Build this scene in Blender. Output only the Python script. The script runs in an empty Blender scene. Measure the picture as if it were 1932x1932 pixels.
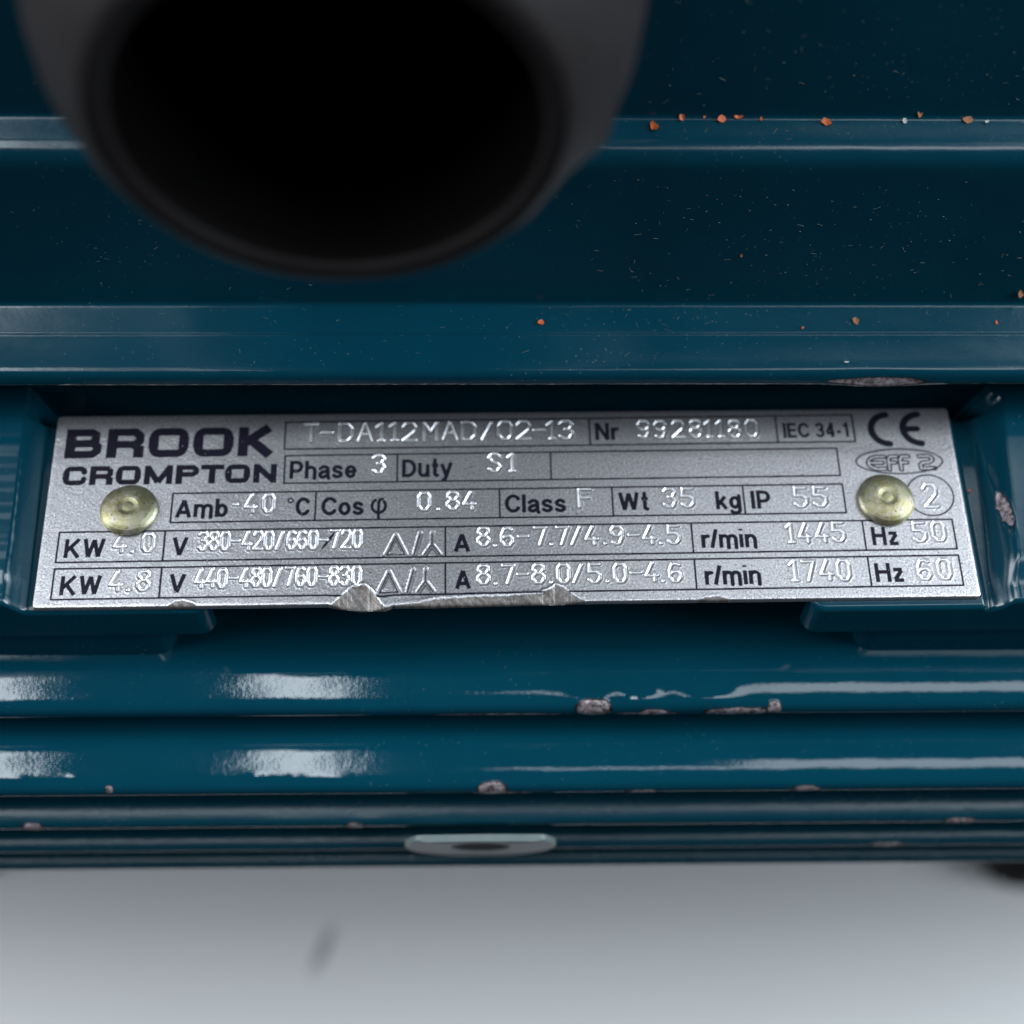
import bpy, bmesh, math, random
import numpy as np
from mathutils import Vector, Matrix

# ------------------------------------------------------------------ camera, world, lamps, exposure
S = bpy.context.scene
COL = S.collection
MM = 0.001
cd = bpy.data.cameras.new('camera'); cam = bpy.data.objects.new('camera', cd); COL.objects.link(cam)
R_ = Vector((0.99972159, -0.01457041, 0.018559)); U_ = Vector((0.00334897, 0.86621777, 0.49965544)); F_ = Vector((0.02335632, 0.49945418, -0.8660254))
cm = Matrix.Identity(4)
for i in range(3):
    cm[i][0] = R_[i]; cm[i][1] = U_[i]; cm[i][2] = -F_[i]
cm.translation = Vector((-4.9632177, -106.1340142, 374.0303983)) * MM
cam.matrix_world = cm
cd.sensor_width = 36; cd.lens = 36 * 2950 / 1932; cd.clip_start = 0.01; cd.clip_end = 50
cd.dof.use_dof = True; cd.dof.focus_distance = 0.2065; cd.dof.aperture_fstop = 8.2; cd.dof.aperture_blades = 0
S.camera = cam
W = bpy.data.worlds.new('World'); S.world = W; W.use_nodes = True
W.node_tree.nodes['Background'].inputs[0].default_value = (0.62, 0.78, 1.0, 1)
W.node_tree.nodes['Background'].inputs[1].default_value = 0.022
S.view_settings.view_transform = 'Standard'; S.view_settings.look = 'None'; S.view_settings.exposure = 0.0; S.view_settings.gamma = 1

def lamp(name, loc, target, sx, sy, radiance, color):
    l = bpy.data.lights.new(name, 'AREA'); l.shape = 'RECTANGLE'; l.size = sx; l.size_y = sy
    l.energy = radiance * math.pi * sx * sy; l.color = color
    o = bpy.data.objects.new(name, l); COL.objects.link(o)
    d = (Vector(target) - Vector(loc)).normalized()
    o.matrix_world = Matrix.Translation(loc) @ d.to_track_quat('-Z', 'Y').to_matrix().to_4x4()
    return o
CW = (0.86, 0.94, 1.0)
lamp('ceiling_lamp_or_fill', (-0.215, -0.06, 1.80), (-0.215, -0.06, 0), 0.095, 0.90, 12.0, CW)
lamp('ceiling_lamp_or_fill', (-0.60, -0.06, 1.80), (-0.60, -0.06, 0), 0.13, 0.90, 12.0, CW)
lamp('ceiling_lamp_or_fill', (0.58, -0.25, 1.80), (0.58, -0.25, 0), 0.54, 0.32, 5.0, CW)
lamp('ceiling_lamp_or_fill', (0.17, -0.36, 1.80), (0.17, -0.36, 0), 0.28, 0.06, 6.0, CW)
lamp('ceiling_lamp_or_fill', (0.30, 1.15, 1.72), (0.15, 0.0, 0.2), 3.2, 0.62, 2.4, CW)  # added fill panel overhead at the back, set where the plate mirrors it
lamp('ceiling_lamp_or_fill', (1.30, 0.22, 1.80), (1.30, 0.22, 0), 1.15, 0.56, 12.5, CW)  # added side fill for the table, kept out of the fin reflections
lamp('ceiling_lamp_or_fill', (-1.30, 0.22, 1.80), (-1.30, 0.22, 0), 1.15, 0.56, 10.0, CW)  # left counterpart of the added table fill
lamp('side_fill_light', (1.9, -0.10, 1.05), (0.0, -0.02, 0.1), 1.2, 1.0, 13.0, (0.80, 0.91, 1.0))  # invented side panel that brightens the table and the right block
lamp('side_fill_light', (-1.9, -0.10, 1.05), (0.0, -0.02, 0.1), 1.2, 1.0, 10.0, (0.86, 0.92, 1.0))  # invented matching panel on the left
S.cycles.max_bounces = 8; S.cycles.glossy_bounces = 5; S.cycles.diffuse_bounces = 4
S.cycles.sample_clamp_indirect = 4.0; S.cycles.caustics_reflective = False
try: S.cycles.use_denoising = True
except Exception: pass

rng = np.random.default_rng(7); random.seed(7)

# ------------------------------------------------------------------ helpers
def nd(nt, t, **kw):
    n = nt.nodes.new(t)
    for k, v in kw.items(): setattr(n, k, v)
    return n
def mat(name):
    m = bpy.data.materials.new(name); m.use_nodes = True
    return m, m.node_tree, m.node_tree.nodes['Principled BSDF']
def noise(nt, scale, detail=3, rough=0.55, vec=None, dist=0.0):
    n = nd(nt, 'ShaderNodeTexNoise'); n.inputs['Scale'].default_value = scale
    n.inputs['Detail'].default_value = detail; n.inputs['Roughness'].default_value = rough; n.inputs['Distortion'].default_value = dist
    if vec is not None: nt.links.new(vec, n.inputs['Vector'])
    return n
def ramp(nt, src, a, b, ca=(0, 0, 0, 1), cb=(1, 1, 1, 1)):
    r = nd(nt, 'ShaderNodeValToRGB'); r.color_ramp.elements[0].position = a; r.color_ramp.elements[1].position = b
    r.color_ramp.elements[0].color = ca; r.color_ramp.elements[1].color = cb
    nt.links.new(src, r.inputs[0]); return r
def mixc(nt, fac, a, b):
    m = nd(nt, 'ShaderNodeMix', data_type='RGBA')
    if isinstance(fac, float): m.inputs[0].default_value = fac
    else: nt.links.new(fac, m.inputs[0])
    for i, v in ((6, a), (7, b)):
        if isinstance(v, tuple): m.inputs[i].default_value = v
        else: nt.links.new(v, m.inputs[i])
    return m.outputs[2]
def mixf(nt, fac, a, b):
    m = nd(nt, 'ShaderNodeMix', data_type='FLOAT')
    nt.links.new(fac, m.inputs[0])
    for i, v in ((2, a), (3, b)):
        if isinstance(v, (int, float)): m.inputs[i].default_value = v
        else: nt.links.new(v, m.inputs[i])
    return m.outputs[0]
def attr(nt, name):
    a = nd(nt, 'ShaderNodeAttribute'); a.attribute_name = name; return a.outputs['Fac']
def objvec(nt): return nd(nt, 'ShaderNodeTexCoord').outputs['Object']
def scalevec(nt, v, s):
    m = nd(nt, 'ShaderNodeMapping'); m.inputs['Scale'].default_value = s; nt.links.new(v, m.inputs['Vector']); return m.outputs[0]

def paint_material(name, base, rough, peel, dust=0.0):
    m, nt, b = mat(name); v = objvec(nt)
    n1 = noise(nt, 260, 2, 0.5, v); n2 = noise(nt, 1900, 3, 0.6, v); n3 = noise(nt, 60, 3, 0.6, v)
    col = mixc(nt, n3.outputs[0], tuple(c * 0.86 for c in base) + (1,), tuple(c * 1.12 for c in base) + (1,))
    # fine settled dust: pale specks
    vo = nd(nt, 'ShaderNodeTexVoronoi'); vo.inputs['Scale'].default_value = 900; nt.links.new(v, vo.inputs['Vector'])
    sp = ramp(nt, vo.outputs['Distance'], 0.05, 0.13, (1, 1, 1, 1), (0, 0, 0, 1))
    dn = ramp(nt, n3.outputs[0], 0.42, 0.62)
    mul = nd(nt, 'ShaderNodeMath', operation='MULTIPLY'); nt.links.new(sp.outputs[0], mul.inputs[0]); nt.links.new(dn.outputs[0], mul.inputs[1])
    mul2 = nd(nt, 'ShaderNodeMath', operation='MULTIPLY'); nt.links.new(mul.outputs[0], mul2.inputs[0]); mul2.inputs[1].default_value = dust
    col = mixc(nt, mul2.outputs[0], col, (0.16, 0.18, 0.17, 1))
    chip = attr(nt, 'chip')
    cn = noise(nt, 1400, 4, 0.7, v); raw = ramp(nt, cn.outputs[0], 0.36, 0.62, (0.045, 0.03, 0.028, 1), (0.42, 0.36, 0.38, 1))
    st = ramp(nt, chip, 0.35, 0.5)
    rim = ramp(nt, chip, 0.50, 0.66, (0.035, 0.02, 0.018, 1), (1, 1, 1, 1))
    rawm = nd(nt, 'ShaderNodeMix', data_type='RGBA', blend_type='MULTIPLY'); rawm.inputs[0].default_value = 1
    nt.links.new(raw.outputs[0], rawm.inputs[6]); nt.links.new(rim.outputs[0], rawm.inputs[7])
    col = mixc(nt, st.outputs[0], col, rawm.outputs[2])
    nt.links.new(col, b.inputs['Base Color'])
    r0 = mixf(nt, n3.outputs[0], rough * 0.75, rough * 1.3)
    nt.links.new(mixf(nt, st.outputs[0], r0, 0.5), b.inputs['Roughness'])
    nt.links.new(mixf(nt, st.outputs[0], 0.0, 0.55), b.inputs['Metallic'])
    b.inputs['IOR'].default_value = 1.52
    bp = nd(nt, 'ShaderNodeBump'); bp.inputs['Strength'].default_value = peel; bp.inputs['Distance'].default_value = 0.00022
    add = nd(nt, 'ShaderNodeMath', operation='MULTIPLY_ADD'); nt.links.new(n2.outputs[0], add.inputs[0]); add.inputs[1].default_value = 0.35; nt.links.new(n1.outputs[0], add.inputs[2])
    nt.links.new(add.outputs[0], bp.inputs['Height']); nt.links.new(bp.outputs[0], b.inputs['Normal'])
    return m
TEAL = (0.0009, 0.034, 0.056)
M_paint = paint_material('teal_gloss_paint', TEAL, 0.17, 0.10, 0.5)
M_paint_fin = paint_material('teal_fin_paint', TEAL, 0.05, 0.075, 0.25)
M_paint_low = paint_material('dimmed_dusty_lower_fin_paint', (0.0012, 0.030, 0.048), 0.26, 0.3, 0.9)  # teal darkened and roughened to subdue lamp streaks on the lower fins

def plate_material():
    m, nt, b = mat('stamped_aluminium'); v = objvec(nt)
    g = noise(nt, 3600, 3, 0.75, v); g2 = noise(nt, 300, 4, 0.6, v); g3 = noise(nt, 2600, 2, 0.5, v)
    base = mixc(nt, ramp(nt, g.outputs[0], 0.34, 0.66).outputs[0], (0.30, 0.295, 0.315, 1), (0.76, 0.75, 0.78, 1))
    base = mixc(nt, ramp(nt, g2.outputs[0], 0.50, 1.0).outputs[0], base, (0.58, 0.57, 0.59, 1))
    # dark dirt pits
    pit = ramp(nt, noise(nt, 2300, 1, 0.4, v).outputs[0], 0.20, 0.26, (1, 1, 1, 1), (0, 0, 0, 1))
    base = mixc(nt, pit.outputs[0], base, (0.06, 0.06, 0.06, 1))
    sv = scalevec(nt, v, (1, 0.55, 1))
    rn = noise(nt, 1500, 4, 0.7, sv)
    rawc = ramp(nt, rn.outputs[0], 0.33, 0.68, (0.020, 0.014, 0.010, 1), (0.15, 0.125, 0.105, 1))
    raw = attr(nt, 'raw'); ink = attr(nt, 'ink'); gr0 = ramp(nt, attr(nt, 'core'), 0.1, 0.6)
    base = mixc(nt, raw, base, rawc.outputs[0])
    wear = ramp(nt, g3.outputs[0], 0.22, 0.30)
    inkf = nd(nt, 'ShaderNodeMath', operation='MULTIPLY'); nt.links.new(ink, inkf.inputs[0]); nt.links.new(wear.outputs[0], inkf.inputs[1])
    base = mixc(nt, inkf.outputs[0], base, (0.007, 0.006, 0.014, 1))
    base = mixc(nt, gr0.outputs[0], base, (0.74, 0.74, 0.77, 1))  # stroke cores coloured paler in place of the grooves' bright glint
    nt.links.new(base, b.inputs['Base Color']); nt.links.new(mixf(nt, inkf.outputs[0], 0.5, 0.15), b.inputs['Specular IOR Level'])
    met = mixf(nt, raw, mixf(nt, ramp(nt, inkf.outputs[0], 0.65, 0.95).outputs[0], 0.9, 0.0), 0.35); nt.links.new(met, b.inputs['Metallic'])
    gr = attr(nt, 'groove')
    ro = mixf(nt, gr, 0.35, 0.36)
    nt.links.new(mixf(nt, raw, ro, 0.42), b.inputs['Roughness'])
    bp = nd(nt, 'ShaderNodeBump'); bp.inputs['Distance'].default_value = 0.00006
    nt.links.new(mixf(nt, gr, 0.65, 0.10), bp.inputs['Strength'])
    nt.links.new(g3.outputs[0], bp.inputs['Height']); nt.links.new(bp.outputs[0], b.inputs['Normal'])
    return m
M_plate = plate_material()

def rivet_material():
    m, nt, b = mat('yellow_zinc_steel'); v = objvec(nt)
    n = noise(nt, 900, 4, 0.65, v); n2 = noise(nt, 350, 3, 0.6, v); n3 = noise(nt, 2600, 3, 0.7, v)
    c = mixc(nt, ramp(nt, n2.outputs[0], 0.35, 0.65).outputs[0], (0.27, 0.24, 0.12, 1), (0.33, 0.33, 0.22, 1))
    c = mixc(nt, ramp(nt, n.outputs[0], 0.5, 0.7).outputs[0], c, (0.42, 0.36, 0.34, 1))
    c = mixc(nt, ramp(nt, n3.outputs[0], 0.30, 0.42, (1, 1, 1, 1), (0, 0, 0, 1)).outputs[0], c, (0.09, 0.08, 0.04, 1))
    nt.links.new(c, b.inputs['Base Color']); b.inputs['Metallic'].default_value = 0.9
    nt.links.new(mixf(nt, n.outputs[0], 0.28, 0.62), b.inputs['Roughness'])
    bp = nd(nt, 'ShaderNodeBump'); bp.inputs['Strength'].default_value = 0.6; bp.inputs['Distance'].default_value = 0.00006
    nt.links.new(n.outputs[0], bp.inputs['Height']); nt.links.new(bp.outputs[0], b.inputs['Normal'])
    return m
M_rivet = rivet_material()

def simple(name, c1, c2, scale, rough, metal=0.0, bump=0.3, dist=0.0001):
    m, nt, b = mat(name); v = objvec(nt); n = noise(nt, scale, 4, 0.6, v)
    nt.links.new(mixc(nt, n.outputs[0], c1 + (1,), c2 + (1,)), b.inputs['Base Color'])
    b.inputs['Roughness'].default_value = rough; b.inputs['Metallic'].default_value = metal
    bp = nd(nt, 'ShaderNodeBump'); bp.inputs['Strength'].default_value = bump; bp.inputs['Distance'].default_value = dist
    nt.links.new(n.outputs[0], bp.inputs['Height']); nt.links.new(bp.outputs[0], b.inputs['Normal'])
    return m
M_gland = simple('worn_grey_metal', (0.006, 0.004, 0.0035), (0.030, 0.027, 0.028), 45, 0.55, 0.0)
M_bore = simple('dark_bore', (0.002, 0.002, 0.002), (0.004, 0.003, 0.003), 120, 0.7)  # near-black colour stands in for the shade inside the cable entry
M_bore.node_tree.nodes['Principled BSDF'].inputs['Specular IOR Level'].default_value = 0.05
M_gland.node_tree.nodes['Principled BSDF'].inputs['Specular IOR Level'].default_value = 0.12
M_black = simple('black_foot', (0.003, 0.003, 0.003), (0.006, 0.006, 0.006), 60, 0.8)
M_orange = simple('orange_paint_flake', (0.36, 0.055, 0.008), (0.55, 0.12, 0.012), 900, 0.55)
M_brown = simple('brown_flake', (0.16, 0.055, 0.02), (0.30, 0.13, 0.05), 1500, 0.7)
M_grey = simple('pale_grey_flake', (0.30, 0.31, 0.31), (0.50, 0.5, 0.48), 900, 0.7)
M_dust = simple('dust_fibres', (0.09, 0.11, 0.08), (0.24, 0.25, 0.19), 300, 0.9)
M_lens_ring = simple('pale_reflection_ring', (0.06, 0.085, 0.085), (0.12, 0.15, 0.15), 200, 0.5)  # pale colour of the ring that stands for the camera's reflection

def table_material():
    m, nt, b = mat('pale_grey_worktop'); v = objvec(nt)
    n = noise(nt, 9, 4, 0.6, v)
    c = mixc(nt, n.outputs[0], (0.82, 0.80, 0.79, 1), (0.88, 0.865, 0.85, 1))
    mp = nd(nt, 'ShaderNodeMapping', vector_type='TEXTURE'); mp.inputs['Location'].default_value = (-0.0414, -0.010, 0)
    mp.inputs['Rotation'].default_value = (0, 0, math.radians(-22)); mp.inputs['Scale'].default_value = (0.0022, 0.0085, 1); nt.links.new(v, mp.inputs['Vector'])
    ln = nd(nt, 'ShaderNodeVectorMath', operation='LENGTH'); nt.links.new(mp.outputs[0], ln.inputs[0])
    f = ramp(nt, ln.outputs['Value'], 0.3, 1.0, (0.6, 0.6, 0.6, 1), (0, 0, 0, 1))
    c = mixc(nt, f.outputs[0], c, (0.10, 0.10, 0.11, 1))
    nt.links.new(c, b.inputs['Base Color']); b.inputs['Roughness'].default_value = 0.55
    return m
M_table = table_material()

def grid_mesh(name, P, mats, attrs=None, wrap=False, flip=False, smooth=True, face_mat=None):
    """P: (n, m, 3) in mm -> quads; wrap joins the last column of m to the first"""
    n, m_, _ = P.shape
    me = bpy.data.meshes.new(name)
    co = (P.reshape(-1, 3) * MM).astype(np.float32)
    i = np.arange(n - 1)[:, None]; j = np.arange(m_ if wrap else m_ - 1)[None, :]
    a = i * m_ + j; b = i * m_ + (j + 1) % m_; c = (i + 1) * m_ + (j + 1) % m_; d = (i + 1) * m_ + j
    q = np.stack([a, b, c, d] if not flip else [a, d, c, b], -1).reshape(-1, 4).astype(np.int32)
    nf = len(q)
    me.vertices.add(len(co)); me.vertices.foreach_set('co', co.ravel())
    me.loops.add(nf * 4); me.loops.foreach_set('vertex_index', q.ravel())
    me.polygons.add(nf); me.polygons.foreach_set('loop_start', np.arange(nf, dtype=np.int32) * 4)
    if smooth: me.polygons.foreach_set('use_smooth', np.ones(nf, dtype=bool))
    for mt in (mats if isinstance(mats, (list, tuple)) else [mats]): me.materials.append(mt)
    if face_mat is not None: me.polygons.foreach_set('material_index', face_mat.astype(np.int32).ravel())
    me.update(calc_edges=True)
    for k, v in (attrs or {}).items():
        at = me.attributes.new(k, 'FLOAT', 'POINT'); at.data.foreach_set('value', v.astype(np.float32).ravel())
    return me
def link(name, me, parent=None, mw=None):
    o = bpy.data.objects.new(name, me); COL.objects.link(o)
    if parent is not None: o.parent = parent
    if mw is not None: o.matrix_local = mw
    return o

def fillet(pts, radii, n=7):
    out = []
    pts = [np.array(p, float) for p in pts]
    for k, p in enumerate(pts):
        r = radii[k]
        if k in (0, len(pts) - 1) or r <= 0: out.append(p); continue
        a = pts[k - 1] - p; b = pts[k + 1] - p; la, lb = np.linalg.norm(a), np.linalg.norm(b); a /= la; b /= lb
        ang = math.acos(np.clip(a @ b, -1, 1)); t = min(r / math.tan(ang / 2), la * .48, lb * .48); r = t * math.tan(ang / 2)
        c = p + (a + b) / np.linalg.norm(a + b) * (r / math.sin(ang / 2))
        s = p + a * t - c; e = p + b * t - c
        om = math.acos(np.clip((s @ e) / (np.linalg.norm(s) * np.linalg.norm(e)), -1, 1))
        for q in range(n + 1):
            w = q / n
            out.append(c + (math.sin((1 - w) * om) * s + math.sin(w * om) * e) / math.sin(om) if om > 1e-4 else c + s)
    return np.array(out)
def resample_long(pr, maxseg):
    out = [pr[0]]
    for a, b in zip(pr[:-1], pr[1:]):
        k = max(1, int(np.ceil(np.linalg.norm(b - a) / maxseg)))
        for q in range(1, k + 1): out.append(a + (b - a) * q / k)
    return np.array(out)
def wob(x, seed, scales=((7., .5), (2.3, .3), (0.9, .2))):
    r = np.random.default_rng(seed); y = 0
    for s, a in scales: y = y + a * np.sin(x / s * 2 * np.pi + r.uniform(0, 6.3)) * np.cos(x / (s * 1.71) * 2 * np.pi + r.uniform(0, 6.3))
    return y

def extrude(name, prof, xs, m, parent, chips=(), dents=(), wave=0.0, flip=False, seed=1):
    """prof (n,2) Y,Z mm. chips: (x0,x1, s0, depth_along, bite): blob along x, from profile arclength s0 upward"""
    n = len(prof); sl = np.concatenate([[0], np.cumsum(np.linalg.norm(np.diff(prof, axis=0), axis=1))])
    tan = np.gradient(prof, axis=0); nr = np.stack([-tan[:, 1], tan[:, 0]], 1); nr /= np.linalg.norm(nr, axis=1)[:, None]
    if flip: nr = -nr
    X = np.repeat(xs[:, None], n, 1); SL = np.repeat(sl[None], len(xs), 0)
    chip = np.zeros_like(X); disp = np.zeros_like(X)
    if wave:
        disp += wave * wob(X + 3 * SL, seed, ((41., .6), (17., .4), (6.3, .12)))
    for (x0, x1, sc, hw, bite) in chips:
        cx, hx = (x0 + x1) / 2, (x1 - x0) / 2
        e = ((np.abs(X - cx) / hx) ** 2.4 + (np.abs(SL - sc) / hw) ** 2.2)
        v = 1.0 - e * (1 + .35 * wob(X * 1.3 + SL, seed + int(cx * 7) % 97, ((1.7, .6), (.63, .4))))
        k = np.clip(v * .55 + .42, 0, 1)
        chip = np.maximum(chip, k)
        disp -= .5 * bite * np.clip(v, 0, 1) ** .6 * (1 + .3 * wob(X * 2 + SL * 3, seed + 5, ((.9, .6), (.4, .4))))
    for (cx, hx, sc, hs, amt) in dents:
        disp += amt * np.exp(-((X - cx) / hx) ** 2 - ((SL - sc) / hs) ** 2)
    P = np.stack([X, prof[None, :, 0] + disp * nr[None, :, 0], prof[None, :, 1] + disp * nr[None, :, 1]], -1)
    return link(name, grid_mesh(name, P, m, {'chip': chip}, flip=not flip), parent), sl

# ------------------------------------------------------------------ the setting
bm = bmesh.new()
bmesh.ops.create_cube(bm, size=1)
for v in bm.verts: v.co = Vector((v.co.x * 1.3, v.co.y * 0.85 + 0.335, v.co.z * 0.03 - 0.015))
bmesh.ops.bevel(bm, geom=list(bm.edges), offset=.002, segments=2, affect='EDGES')
me = bpy.data.meshes.new('table_top'); bm.to_mesh(me); bm.free(); me.materials.append(M_table)
table = link('table_top', me); table['kind'] = 'structure'; table['label'] = 'pale grey smooth worktop under the motor'

# ------------------------------------------------------------------ the motor
motor = bpy.data.objects.new('electric_motor', None); COL.objects.link(motor)
motor['label'] = 'glossy teal electric motor with a silver rating plate and ribbed housing on the pale table'
motor['category'] = 'electric motor'

# ---- plate frame of reference (mm): u along the plate, v up the plate, z out of it
PM = np.array([[0.9999694703, -0.0075922761, -0.0018481722], [0.0075541829, 0.9997751752, -0.0198124551], [0.0019981783, 0.0197978888, 0.9998020058]])
PO = np.array([-0.42693268, -13.69016931, 190.0])
plate_mw = Matrix([[*PM[0], PO[0] * MM], [*PM[1], PO[1] * MM], [*PM[2], PO[2] * MM], [0, 0, 0, 1]])
def toplate(u, v, z):   # plate coords -> motor coords mm
    return PO + PM @ np.array([u - 62.5, v, z])

PW, PH, TH = 125.0, 29.6, 0.95
DU = 0.072
us = np.arange(0, PW + DU / 2, DU); vs = np.arange(0, PH + DU / 2, DU)
NU, NV = len(us), len(vs)
Ug, Vg = np.meshgrid(us, vs, indexing='ij')
SK = 0.0042   # the print sits a quarter degree askew on the plate
def skew(u, v): return v + SK * (u - 62.5)

# ---- flat print, rasterised at three times the grid
SS = 3
ink = np.zeros((NU * SS, NV * SS), bool); h_ = DU / SS
def ink_poly_dist(segs, w, mode='max'):
    """segs [(u0,v0,u1,v1)] stroke of half width w"""
    for (a, b, c, d) in segs:
        b2, d2 = skew(a, b), skew(c, d)
        i0 = max(0, int((min(a, c) - w) / h_) - 1); i1 = min(NU * SS, int((max(a, c) + w) / h_) + 3)
        j0 = max(0, int((min(b2, d2) - w) / h_) - 1); j1 = min(NV * SS, int((max(b2, d2) + w) / h_) + 3)
        if i1 <= i0 or j1 <= j0: continue
        x = (np.arange(i0, i1) * h_)[:, None]; y = (np.arange(j0, j1) * h_)[None]
        L = (c - a) ** 2 + (d2 - b2) ** 2
        t = np.clip(((x - a) * (c - a) + (y - b2) * (d2 - b2)) / max(L, 1e-9), 0, 1)
        dd = np.hypot(x - a - t * (c - a), y - b2 - t * (d2 - b2))
        ink[i0:i1, j0:j1] |= dd < w
def tri_fill(T):
    for (p, q, r) in T:
        i0 = max(0, int(min(p[0], q[0], r[0]) / h_)); i1 = min(NU * SS, int(max(p[0], q[0], r[0]) / h_) + 2)
        j0 = max(0, int(min(p[1], q[1], r[1]) / h_)); j1 = min(NV * SS, int(max(p[1], q[1], r[1]) / h_) + 2)
        if i1 <= i0 or j1 <= j0: continue
        x = (np.arange(i0, i1) * h_)[:, None]; y = (np.arange(j0, j1) * h_)[None]
        e = lambda s, t: (t[0] - s[0]) * (y - s[1]) - (t[1] - s[1]) * (x - s[0])
        a, b, c = e(p, q), e(q, r), e(r, p)
        ink[i0:i1, j0:j1] |= ((a >= 0) & (b >= 0) & (c >= 0)) | ((a <= 0) & (b <= 0) & (c <= 0))
def sq_stroke(segs, w):      # square-ended bars
    for (a, b, c, d) in segs:
        L = math.hypot(c - a, d - b); nx, ny = -(d - b) / L * w, (c - a) / L * w
        q = [(a + nx, skew(a, b + ny)), (a - nx, skew(a, b - ny)), (c - nx, skew(c, d - ny)), (c + nx, skew(c, d + ny))]
        tri_fill([(q[0], q[1], q[2]), (q[0], q[2], q[3])])
def A_(cx, cy, rx, ry, a0, a1, n=14):
    return [(cx + rx * math.cos(math.radians(a0 + (a1 - a0) * k / n)), cy + ry * math.sin(math.radians(a0 + (a1 - a0) * k / n))) for k in range(n + 1)]
# grotesque bold: glyph -> (width, strokes); cap height 1, x-height .73, stroke centre lines inset by half a stroke
H2 = .095
GL = {
 'A': (.80, [[(H2, 0), (.40, .93)], [(.40, .93), (.80 - H2, 0)], [(.2, .27), (.6, .27)]]),
 'P': (.68, [[(H2, 0), (H2, 1)], [(H2, .91), (.36, .91)] + A_(.36, .665, .225, .245, 90, -90) + [(H2, .42)]]),
 'D': (.74, [[(H2, 0), (H2, 1)], [(H2, .91), (.30, .91)] + A_(.30, .5, .345, .41, 90, -90, 18) + [(H2, .09)]]),
 'C': (.76, [A_(.41, .5, .32, .41, 38, 322, 26)]),
 'W': (1.02, [[(.08, 1), (.28, .04)], [(.28, .04), (.51, .95)], [(.51, .95), (.74, .04)], [(.74, .04), (.94, 1)]]),
 'I': (.19, [[(H2, 0), (H2, 1)]]),
 'K': (.78, [[(H2, 0), (H2, 1)], [(H2, .34), (.66, .99)], [(.28, .56), (.69, .01)]]),
 'V': (.78, [[(.08, 1), (.39, .06)], [(.39, .06), (.70, 1)]]),
 'H': (.74, [[(H2, 0), (H2, 1)], [(.645, 0), (.645, 1)], [(H2, .53), (.645, .53)]]),
 'N': (.74, [[(H2, 0), (H2, 1)], [(.645, 0), (.645, 1)], [(.12, .95), (.62, .05)]]),
 'E': (.64, [[(H2, 0), (H2, 1)], [(H2, .91), (.62, .91)], [(H2, .51), (.58, .51)], [(H2, .09), (.64, .09)]]),
 'a': (.60, [[(.09, .54)] + A_(.29, .47, .19, .18, 140, 20, 8) + [(.48, .4), (.48, .12), (.53, .0)], [(.48, .40), (.22, .36)] + A_(.235, .20, .15, .13, 100, 300, 10) + [(.48, .19)]]),
 'b': (.62, [[(H2, 0), (H2, 1)], A_(.33, .355, .20, .275, 0, 360, 20)]),
 'c': (.56, [A_(.31, .355, .21, .275, 45, 315, 18)]),
 'e': (.60, [A_(.30, .355, .205, .275, 0, 318, 22), [(.10, .36), (.51, .36)]]),
 'g': (.62, [A_(.29, .37, .20, .26, 0, 360, 20), [(.525, .72), (.525, .0)] + A_(.30, -.02, .225, .18, 0, -150, 12)]),
 'h': (.60, [[(H2, 0), (H2, 1)], [(H2, .45)] + A_(.30, .43, .205, .20, 150, 0, 10) + [(.505, 0)]]),
 'i': (.19, [[(H2, 0), (H2, .72)], [(H2, .90), (H2, 1.0)]]),
 'k': (.60, [[(H2, 0), (H2, 1)], [(H2, .24), (.50, .70)], [(.24, .42), (.53, .01)]]),
 'l': (.19, [[(H2, 0), (H2, 1)]]),
 'm': (.94, [[(H2, 0), (H2, .72)], [(H2, .45)] + A_(.28, .46, .185, .175, 150, 0, 9) + [(.465, 0)], [(.465, .45)] + A_(.66, .46, .185, .175, 150, 0, 9) + [(.845, 0)]]),
 'n': (.60, [[(H2, 0), (H2, .72)], [(H2, .45)] + A_(.30, .43, .205, .20, 150, 0, 10) + [(.505, 0)]]),
 'o': (.62, [A_(.31, .355, .215, .275, 0, 360, 22)]),
 'r': (.40, [[(H2, 0), (H2, .72)], [(H2, .42)] + A_(.31, .42, .20, .21, 160, 78, 6)]),
 's': (.56, [A_(.275, .505, .175, .135, 25, 250, 10) + [(.33, .34)] + A_(.275, .21, .19, .13, 60, -155, 10)]),
 't': (.38, [[(.19, .95), (.19, .17)] + A_(.29, .17, .10, .09, 180, 280, 5), [(.02, .65), (.36, .65)]]),
 'u': (.60, [[(.505, .72), (.505, 0)], [(H2, .72), (H2, .28)] + A_(.29, .28, .195, .20, 180, 350, 10)]),
 'y': (.60, [[(.07, .72), (.30, .08)], [(.53, .72), (.27, -.08)] + A_(.16, -.07, .10, .12, 0, -100, 5)]),
 'z': (.54, [[(.04, .64), (.47, .64)], [(.44, .60), (.09, .12)], [(.05, .09), (.50, .09)]]),
 '/': (.32, [[(.03, 0), (.29, 1)]]), ' ': (.26, []), '-': (.36, [[(.04, .36), (.33, .36)]]),
 '1': (.5, [[(.30, 0), (.30, 1)], [(.30, .86), (.08, .72)]]),
 '3': (.6, [A_(.29, .70, .19, .21, 150, -80, 14), A_(.29, .29, .21, .21, 85, -150, 14)]),
 '4': (.62, [[(.43, 0), (.43, .98)], [(.43, .93), (.08, .30)], [(.05, .28), (.60, .28)]]),
}
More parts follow.
